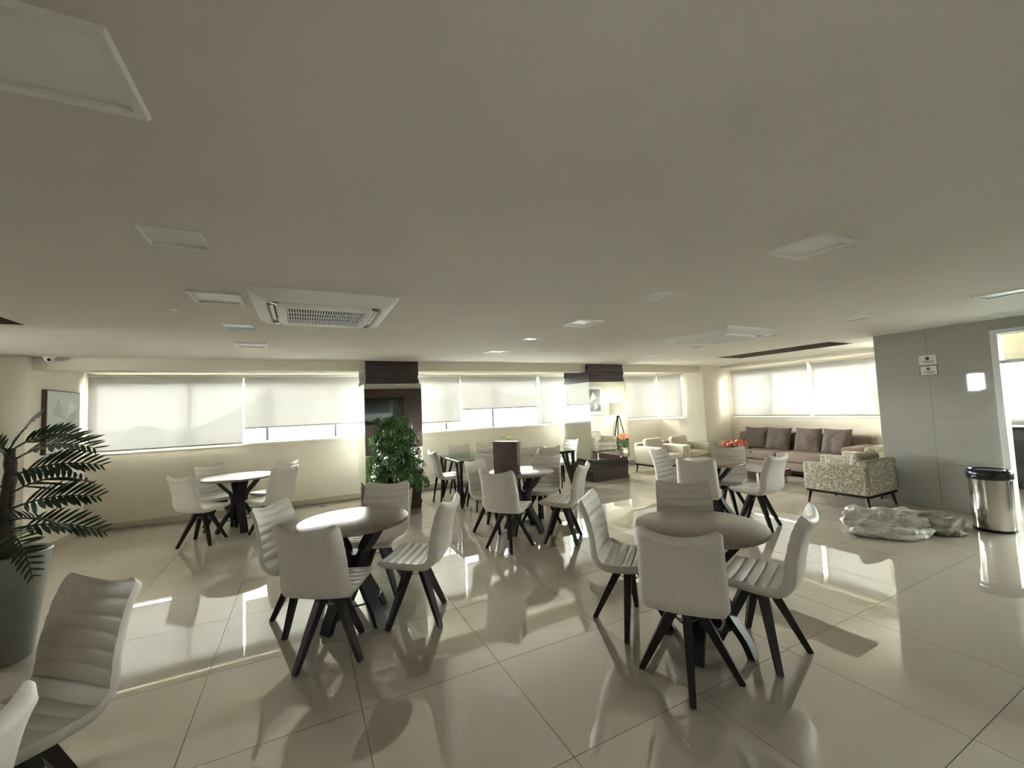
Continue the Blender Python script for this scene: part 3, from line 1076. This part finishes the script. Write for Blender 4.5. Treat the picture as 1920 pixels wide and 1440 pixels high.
armchair('cream armchair beside the second mirrored column', 7.08, 6.82, 0, 'armchair_plain')
armchair('cream armchair in the bay corner next to the pillar', 7.93, 6.86, 0, 'armchair_plain')
armchair('patterned armchair by the grey wall, its side panel toward the viewer', 7.02, 3.22, 180, 'armchair_fabric')
armchair('patterned armchair tucked behind the grey wall below the floor lamp', 7.95, 3.46, 180, 'armchair_fabric')

# sofa
t = thing('long_sofa', 'long taupe sofa along the lounge window wall', 'sofa', (8.97, 5.13, 0))
L, D = 1.32, .52
MB().rbox(-D + .06, D - .02, -L + .03, L - .03, .06, .13, .006, 1).build('plinth', 'black_plastic', t)
MB().rbox(-D + .02, D - .02, -L + .01, L - .01, .12, .28, .02, 2).build('base', 'sofa_fabric', t, smooth=50)
for k in range(2):
    y0 = -L + .19 + (L - .19) * k
    MB().rbox(-D, D - .28, y0 + .004, y0 + (L - .19) - .004, .282, .46, .045, 3).build('seat_cushion', 'sofa_fabric', t, smooth=60)
MB().rbox(D - .24, D - .02, -L + .02, L - .02, .28, .79, .05, 3).build('back', 'sofa_fabric', t, smooth=60)
for s in (-1, 1):
    y0, y1 = sorted((s * L, s * (L - .185)))
    MB().rbox(-D + .03, D - .03, y0, y1, .12, .635, .045, 3).build('arm', 'sofa_fabric', t, smooth=60)


def pillow(name, label, x, y, z, rz, tilt, seed, s=.27, m_='cushion_fabric', group=None):
    b_ = MB()
    n = 25

    def sh(u, v, side):
        a, c_ = 2 * u - 1, 2 * v - 1
        k = (1 - abs(a) ** 3.2) * (1 - abs(c_) ** 3.2)
        pinch = 1 - .06 * (1 - a * a) * abs(c_) ** 4 - .0
        pin2 = 1 - .06 * (1 - c_ * c_) * abs(a) ** 4
        nz = noise.fractal(Vector((a * 1.6 + seed, c_ * 1.6, side * 3 + seed)), 1.0, 2.0, 4)
        wr_ = .034 * nz * (k ** .5)
        th = .085 * max(0, k) ** .55 + wr_
        return Vector((side * th, a * s * pin2, c_ * s * pinch))
    b_.grid(lambda u, v: sh(u, v, 1), n, n)
    b_.grid(lambda u, v: sh(u, v, -1), n, n)
    o = b_.build(name, m_, None, smooth=180, loc=(x, y, z), rot=(0, R(tilt), R(rz)))
    return tag(o, label, 'cushion', group)


pp = [('leftmost dark taupe cushion on the sofa', 5.88, .0), ('second dark taupe cushion from the sofa\'s left end', 5.40, 1.0), ('third dark taupe cushion from the sofa\'s left end', 4.82, 2.2), ('rightmost dark taupe cushion on the sofa', 4.32, 3.1)]
for k, (lb, y, sd) in enumerate(pp):
    pillow('throw_cushion', lb, 9.06, y, .675, 5 - 4 * k, 17 + 2 * (k % 2), sd * 3, .255, group='dark cushions on the sofa')

# coffee table with flowers
t = thing('coffee_table', 'low brown timber slab coffee table with white legs', 'coffee table', (7.45, 5.05, 0))
MB().rbox(-.40, .40, -.56, .56, .14, .275, .006, 1).build('slab', 'coffee_wood', t)
for sx in (-1, 1):
    for sy in (-.9, .9):
        MB().rbox(sx * .404 - .006, sx * .404 + .006, sy * .5 - .02, sy * .5 + .02, 0, .26, .002, 1).build('leg', 'white_metal', t)


def flower_pot(label, x, y, z, n, spread, hh, seed):
    t_ = thing('flower_pot', label, 'flower pot', (x, y, z))
    b_ = MB()
    prof = [(.055, 0), (.075, .02), (.085, .09), (.088, .14), (.080, .14), (.075, .1)]
    nseg = 48
    vs_ = []
    for r_, zz in prof:
        for k in range(nseg):
            a = 2 * PI * k / nseg
            q = r_ * (1 + .03 * math.cos(k * PI))
            vs_.append((q * math.cos(a), q * math.sin(a), zz))
    fs = [(i * nseg + k, i * nseg + (k + 1) % nseg, (i + 1) * nseg + (k + 1) % nseg, (i + 1) * nseg + k) for i in range(len(prof) - 1) for k in range(nseg)]
    b_.add(vs_, fs + [tuple(range(nseg - 1, -1, -1))])
    b_.build('ribbed_bowl', 'pot_cream', t_, smooth=60)
    MB().lathe([(.0001, .118), (.078, .118)], 24).build('soil', 'soil', t_)
    rn_ = random.Random(seed)
    bm = bmesh.new()
    bmesh.ops.create_icosphere(bm, subdivisions=2, radius=.032)
    for q in bm.verts:
        q.co *= 1 + .35 * noise.noise(q.co * 60)
    me = bpy.data.meshes.new('bloom')
    bm.to_mesh(me)
    bm.free()
    me.materials.append(MATS['flower_orange'])
    lf = MB().add([(0, 0, 0), (.05, .022, .012), (.10, 0, 0), (.05, -.022, .012)], [(0, 1, 2), (0, 2, 3)]).mesh('leaf', 'flower_green')
    for k in range(n):
        a = rn_.uniform(0, 2 * PI)
        r_ = spread * math.sqrt(rn_.random())
        p_ = Vector((r_ * math.cos(a), r_ * math.sin(a), hh + .07 * (1 - (r_ / spread) ** 2) + rn_.uniform(-.03, .03)))
        o = link('bloom', me, t_, p_, (rn_.uniform(0, 3), rn_.uniform(0, 3), 0))
        sc = rn_.uniform(.7, 1.2)
        o.scale = (sc, sc, sc)
        MB().tube([(0, 0, .11), p_ * .55 + Vector((0, 0, .08)), p_], .0025, 4).build('stem', 'flower_green', t_)
    for k in range(n):
        a = rn_.uniform(0, 2 * PI)
        r_ = spread * rn_.uniform(.2, .9)
        link('leaf', lf, t_, (r_ * math.cos(a), r_ * math.sin(a), .13 + rn_.uniform(0, hh - .15)), (rn_.uniform(-.6, .6), rn_.uniform(-.5, .8), a))


flower_pot('ribbed bowl of orange flowers on the coffee table', 7.42, 5.24, .275, 44, .23, .40, 4)

# floor lamp (seen in the mirror)
t = thing('floor_lamp', 'tripod floor lamp with cream drum shade, seen in the column mirror', 'lamp', (8.92, 3.33, 0))
for k in range(3):
    a = 2 * PI * k / 3 + .4
    MB().beam((.03 * math.cos(a), .03 * math.sin(a), 1.18), (.30 * math.cos(a), .30 * math.sin(a), 0), .020, .016).build('leg', 'dark_wood', t)
MB().lathe([(.05, 1.12), (.05, 1.17), (.012, 1.18), (.012, 1.32)], 18).build('head', 'dark_wood', t, smooth=40)
MB().lathe([(.27, 1.22), (.255, 1.60), (.250, 1.60), (.265, 1.22)], 48).build('lamp_shade', 'lamp_fabric', t, smooth=60)

# framed print on the lounge wall (seen in the mirror)
t = thing('framed_print', 'framed grey abstract print on the lounge wall, seen in the mirror', 'picture', (8.22, YG + .002, 1.70))
MB().rbox(-.40, .40, 0, .03, -.49, .49, .004, 1).build('frame', 'frame_silver', t)
MB().box(-.375, .375, .03, .033, -.465, .465).build('mount', 'mat_white', t)
MB().box(-.27, .27, .033, .035, -.35, .35).build('print', 'print_grey', t)
MB().prism([(-.2, -.1), (.12, .08), (-.02, .28)], 0, .002, Matrix.Translation((0, .035, 0)) @ Matrix.Rotation(PI / 2, 4, 'X') @ Matrix.Scale(-1, 4, (0, 0, 1))).build('shape', 'mat_white', t)
MB().prism([(.0, -.32), (.18, -.22), (.05, -.05)], 0, .002, Matrix.Translation((0, .035, 0)) @ Matrix.Rotation(PI / 2, 4, 'X') @ Matrix.Scale(-1, 4, (0, 0, 1))).build('shape', 'print_pale', t)

# canvas on the bay side wall
t = thing('wall_canvas', 'large pale canvas with faceted geometric shapes by the left window', 'picture', (XL + .002, 7.57, 1.62))
W, H = .43, .405
MB().rbox(0, .045, -W, W, -H, H, .003, 1).build('frame', 'frame_brown', t)
MB().box(.045, .048, -W + .012, W - .012, -H + .012, H - .012).build('canvas', 'print_pale', t)
MX = Matrix(((0, 0, 1, .048), (1, 0, 0, 0), (0, 1, 0, 0), (0, 0, 0, 1)))
for poly, mm in (([(-.28, .10), (.02, .02), (-.16, .30)], 'print_mid'), ([(.02, .02), (.32, .16), (.20, -.22)], 'print_mid'),
                 ([(.02, .02), (-.26, -.02), (-.20, -.30)], 'print_mid'), ([(.02, .02), (.10, .30), (.30, .20)], 'mat_white'), ([(.02, .02), (.0, -.32), (.17, -.25)], 'mat_white')):
    MB().prism(poly, 0, .002, MX).build('facet', mm, t)

# notices on the grey wall
for lb, z0, z1, fr in (('small white notice high on the grey wall, upper of two', 1.92, 2.045, False), ('small framed notice on the grey wall, lower of two', 1.775, 1.905, True)):
    t = thing('wall_notice', lb, 'sign', (XG - .001, 2.418, (z0 + z1) / 2))
    hh = (z1 - z0) / 2
    MB().box(-.004, 0, -.088, .088, -hh, hh).build('plate', 'paper_white', t)
    MB().lathe([(.022, 0), (.022, .001), (.012, .001), (.012, 0)], 20).build('emblem', 'ink_gold' if fr else 'ink_grey', t, loc=(-.004, 0, .022), rot=(0, R(-90), 0))
    for q in (-.018, -.036):
        MB().box(-.005, -.004, -.058, .058 - (.03 if q < -.03 else 0), q - .0035, q + .0035).build('text_line', 'ink_grey', t)
    if fr:
        b = MB()
        for a0, a1, c0, c1 in ((-.088, .088, hh - .007, hh), (-.088, .088, -hh, -hh + .007), (-.088, -.081, -hh, hh), (.081, .088, -hh, hh)):
            b.box(-.006, -.004, a0, a1, c0, c1)
        b.build('border', 'ink_grey', t)

# steel bin
t = thing('steel_bin', 'round stainless steel bin with black swing lid by the door', 'bin', (6.83, 1.79, 0))
MB().lathe([(.160, .025), (.168, .58), (.162, .58)], 48).build('body', 'steel', t, smooth=40)
MB().lathe([(.164, 0), (.166, .012), (.164, .028), (.15, .028)], 48).build('base_ring', 'black_plastic', t, smooth=40)
MB().lathe([(.172, .565), (.178, .575), (.180, .63), (.172, .655), (.155, .668), (.15, .66), (.15, .62)], 48).build('lid_ring', 'black_plastic', t, smooth=50)
MB().lathe([(.149, .648), (.10, .662), (.0001, .668)], 40).build('swing_flap', 'black_plastic', t, smooth=60)


# crumpled sacks
def sack(name, label, x, y, sx, sy, sz, seed, m_, rz=0.0):
    bm = bmesh.new()
    bmesh.ops.create_icosphere(bm, subdivisions=6, radius=1)
    so = Vector((seed * 3.1, seed * 1.7, seed))
    for q in bm.verts:
        p_ = q.co.copy()
        n1 = noise.noise(p_ * 1.3 + so) * .34 + noise.noise(p_ * 2.9 + so) * .14
        k = 1 + n1
        e = Vector((p_.x * k * sx, p_.y * k * sy, (p_.z * .75 + .45) * sz * (1 + 1.1 * n1)))
        wv = e + Vector((noise.noise(e * 9 + so), noise.noise(e * 9 - so), 0)) * .05
        fold = (1 - abs(noise.noise(wv * 7 + so)) * 2.2) * .030 + (1 - abs(noise.noise(wv * 17 - so)) * 2.2) * .013 + (1 - abs(noise.noise(wv * 36 + so)) * 2) * .005
        d = Vector((p_.x * .6, p_.y * .6, p_.z + .3)).normalized()
        e += d * fold * min(1, sz / .12)
        e.z = max(.002 + .003 * abs(noise.noise(e * 30)), e.z)
        q.co = e
    me = bpy.data.meshes.new(name)
    bm.to_mesh(me)
    bm.free()
    me.polygons.foreach_set('use_smooth', [True] * len(me.polygons))
    me.materials.append(MATS[m_])
    return tag(link(name, me, None, (x, y, 0), (0, 0, R(rz))), label, 'sack', 'crumpled sacks by the grey wall')


sack('plastic_sack', 'large pale crumpled plastic sack lying on the floor', 6.02, 2.45, .44, .26, .155, 1.3, 'sack_plastic', -28)
sack('plastic_sack', 'flat greyish crumpled sack in front of the large pale sack', 5.72, 2.28, .34, .16, .07, 4.1, 'sack_plastic', -48)
sack('plastic_sack', 'dull brownish crumpled sack nearest the grey wall', 6.36, 2.15, .27, .24, .12, 8.7, 'sack_dull', -20)

# floor outlet
t = thing('floor_outlet', 'small dark floor outlet near the window wall', 'outlet', (.29, 8.02, 0))
MB().rbox(-.05, .05, -.03, .03, 0, .004, .001, 1).build('plate', 'frame_brown', t)
MB().box(-.035, .035, -.016, .016, .004, .005).build('cover', 'black_metal', t)

# ------------------------------------------------------------------ television wall behind the viewer (seen in the mirror)
t = thing('timber_wall_panel', 'brown timber wall panel reflected in the column mirror', 'panel', (3.0, YN, 0))
for k in range(7):
    MB().rbox(-1.6, 1.6, 0, .04, .05 + .42 * k, .05 + .42 * (k + 1) - .004, .002, 1).build('board', 'brown_panel', t)
t = thing('television', 'wall-mounted television reflected in the column mirror', 'television', (2.5, YN + .045, 1.65))
MB().rbox(-.86, .86, 0, .05, -.49, .49, .008, 1).build('housing', 'black_plastic', t)
MB().box(-.845, .845, .05, .053, -.475, .475).build('screen', 'screen_black', t)
t = thing('sideboard', 'low white sideboard reflected in the column mirror', 'sideboard', (3.6, YN + .30, 0))
MB().rbox(-.9, .9, -.22, .22, .08, .78, .006, 1).build('body', 'mat_white', t)
for k in range(3):
    d_ = MB().rbox(-.9 + .6 * k + .004, -.9 + .6 * (k + 1) - .004, .22, .238, .10, .76, .003, 1).build('door', 'mat_white' if k else 'brown_panel', t)
    MB().box(-.9 + .6 * k + .25, -.9 + .6 * k + .35, .238, .252, .69, .70).build('handle', 'steel', d_)
MB().rbox(-.87, .87, -.20, .20, 0, .08, .003, 1).build('plinth', 'black_plastic', t)

# ------------------------------------------------------------------ palm
PX, PY = -1.84, 4.17
t = thing('potted_palm', 'tall palm in a tapered grey pot at the left edge', 'plant', (PX, PY, 0))
MB().lathe([(.145, 0), (.15, .01), (.225, .68), (.232, .70), (.225, .71), (.205, .70), (.20, .64)], 56).build('pot', 'pot_grey', t, smooth=50)
MB().lathe([(.0001, .665), (.204, .655)], 32).build('soil', 'soil', t)
tr_pts = [(0, 0, .64), (.01, 0, .85), (.0, .01, 1.05), (.02, .0, 1.25), (.01, .0, 1.42)]
MB().tube(catmull(tr_pts, 14), [.045 + .006 * (k % 2) - .0015 * k for k in range(14)], 12).build('trunk', 'palm_trunk', t, smooth=60)
lm = MB()
lm.grid(lambda u, v: Vector((u, (v - .5) * .125 * math.sin(PI * min(1, u * .9 + .08)) ** .7 * (1 if u < .98 else .1), -.10 * u * u + .03 * abs(v - .5))), 6, 3)
LEAFLET = lm.mesh('leaflet', 'palm_leaf', 180)
rn = random.Random(11)


def frond(z, az, elev, length, droop, roll=35, n=12):
    a, e = R(az), R(elev)
    dh = Vector((math.cos(a), math.sin(a), 0))
    pts = []
    for k in range(12):
        s_ = k / 11
        pts.append(Vector((.01, 0, z)) + dh * (length * s_ * math.cos(e)) + Vector((0, 0, length * s_ * math.sin(e) - droop * s_ * s_)))
    fr = MB().tube(pts, [.008 - .0055 * k / 11 for k in range(12)], 6).build('frond', 'palm_leaf', t, smooth=60)
    side = Matrix.Rotation(R(roll), 3, dh) @ dh.cross(Vector((0, 0, 1)))
    for k in range(n):
        s_ = .16 + .84 * (k + .5) / n
        i = min(10, int(s_ * 11))
        p_ = pts[i].lerp(pts[i + 1], s_ * 11 - i)
        tg = (pts[i + 1] - pts[i]).normalized()
        for sd in (-1, 1):
            ln = length * .27 * math.sin(PI * (.22 + .66 * s_)) * rn.uniform(.9, 1.1)
            fw = .55 + .75 * s_
            d = (side * sd + tg * fw + Vector((0, 0, .30 + rn.uniform(-.15, .1)))).normalized()
            y = tg.cross(d).cross(d)
            zax = tg.cross(d) * -sd
            zax.normalize()
            yax = zax.cross(d).normalized()
            M = Matrix((d * ln, yax * ln * 1.5, zax * ln * -1 if zax.z < 0 else zax * ln)).transposed().to_4x4()
            M.translation = p_
            o = link('leaflet', LEAFLET, fr)
            o.matrix_local = M


fr_list = [(1.42, -35, 52, .42, .10, 60), (1.32, -24, 34, .70, .32, 30), (1.22, -12, 26, .60, .22, 45), (1.10, -30, 30, .68, .26, -40), (1.00, -20, 22, .62, .18, 50), (.92, -38, 16, .54, .18, -35), (.86, -8, 14, .56, .22, 40),
           (.84, -52, 10, .46, .32, 30), (1.40, 20, 44, .52, .30, 40), (1.40, 155, 40, .55, .30, 50), (1.36, -95, 42, .50, .32, 40), (1.15, -150, 30, .5, .25, 45)]
for args in fr_list:
    frond(*args)


# ------------------------------------------------------------------ leafy shrub before the column
t = thing('potted_shrub', 'bushy green umbrella-leaf shrub in a cream pot before the mirrored column', 'plant', (1.27, 6.40, 0))
MB().lathe([(.15, 0), (.155, .01), (.20, .40), (.205, .42), (.195, .425), (.18, .41), (.175, .36)], 48).build('pot', 'pot_cream', t, smooth=50)
MB().lathe([(.0001, .385), (.178, .38)], 24).build('soil', 'soil', t)
rn = random.Random(5)
stems = []
for k in range(7):
    a = 2 * PI * k / 7 + .3
    top = Vector((.17 * math.cos(a), .17 * math.sin(a), rn.uniform(.9, 1.25)))
    pts = catmull([(0.03 * math.cos(a), .03 * math.sin(a), .36), (.09 * math.cos(a + .5), .09 * math.sin(a + .5), .6), tuple(top)], 8)
    MB().tube(pts, [.017 - .0014 * i for i in range(8)], 7).build('stem', 'bush_stem', t, smooth=60)
    stems.append(pts)
bl = MB()
nl = 8
for k in range(nl):
    M = Matrix.Rotation(2 * PI * k / nl, 4, 'Z') @ Matrix.Rotation(R(24), 4, 'Y')
    base = len(bl.v)
    bl.add([M @ Vector(c_) for c_ in ((0, 0, 0), (.25, .02, 0), (.62, .15, -.03), (.85, .10, -.08), (1.0, 0, -.15), (.85, -.10, -.08), (.62, -.15, -.03), (.25, -.02, 0), (.62, 0, -.07))],
           [(0, 1, 8, 7), (1, 2, 8), (2, 3, 8), (3, 4, 8), (4, 5, 8), (5, 6, 8), (6, 7, 8)])
BUSH = bl.mesh('leaf', 'bush_leaf', 180)
clusters = []
for k in range(19):
    z = .60 + .82 * (k / 18) ** .85
    f = (z - .55) / .90
    rr = .34 * (1 - .72 * f) * rn.uniform(.75, 1.1)
    a = k * 2.4
    y = rr * math.sin(a)
    clusters.append((rr * math.cos(a) * 1.05, min(y, .14), z))
cnt = 0
while cnt < 266:
    cx, cy, cz = clusters[cnt % 19]
    d = Vector((rn.gauss(0, 1), rn.gauss(0, 1), rn.gauss(0, .75))).normalized() * (.17 * rn.uniform(.35, 1) ** .5)
    p_ = Vector((cx, cy, cz)) + d
    p_.z -= .10 * max(0, math.hypot(p_.x, p_.y) - .22) / .2
    if p_.y > .23:
        continue
    o = link('leaf', BUSH, t, p_)
    out = d.normalized() * .9 + Vector((p_.x * .8, p_.y * .8, .75)) + Vector((rn.uniform(-.3, .3), rn.uniform(-.3, .3), 0))
    o.rotation_mode = 'QUATERNION'
    o.rotation_quaternion = out.normalized().to_track_quat('Z', 'Y')
    s_ = rn.uniform(.085, .135)
    o.scale = (s_, s_, s_)
    cnt += 1
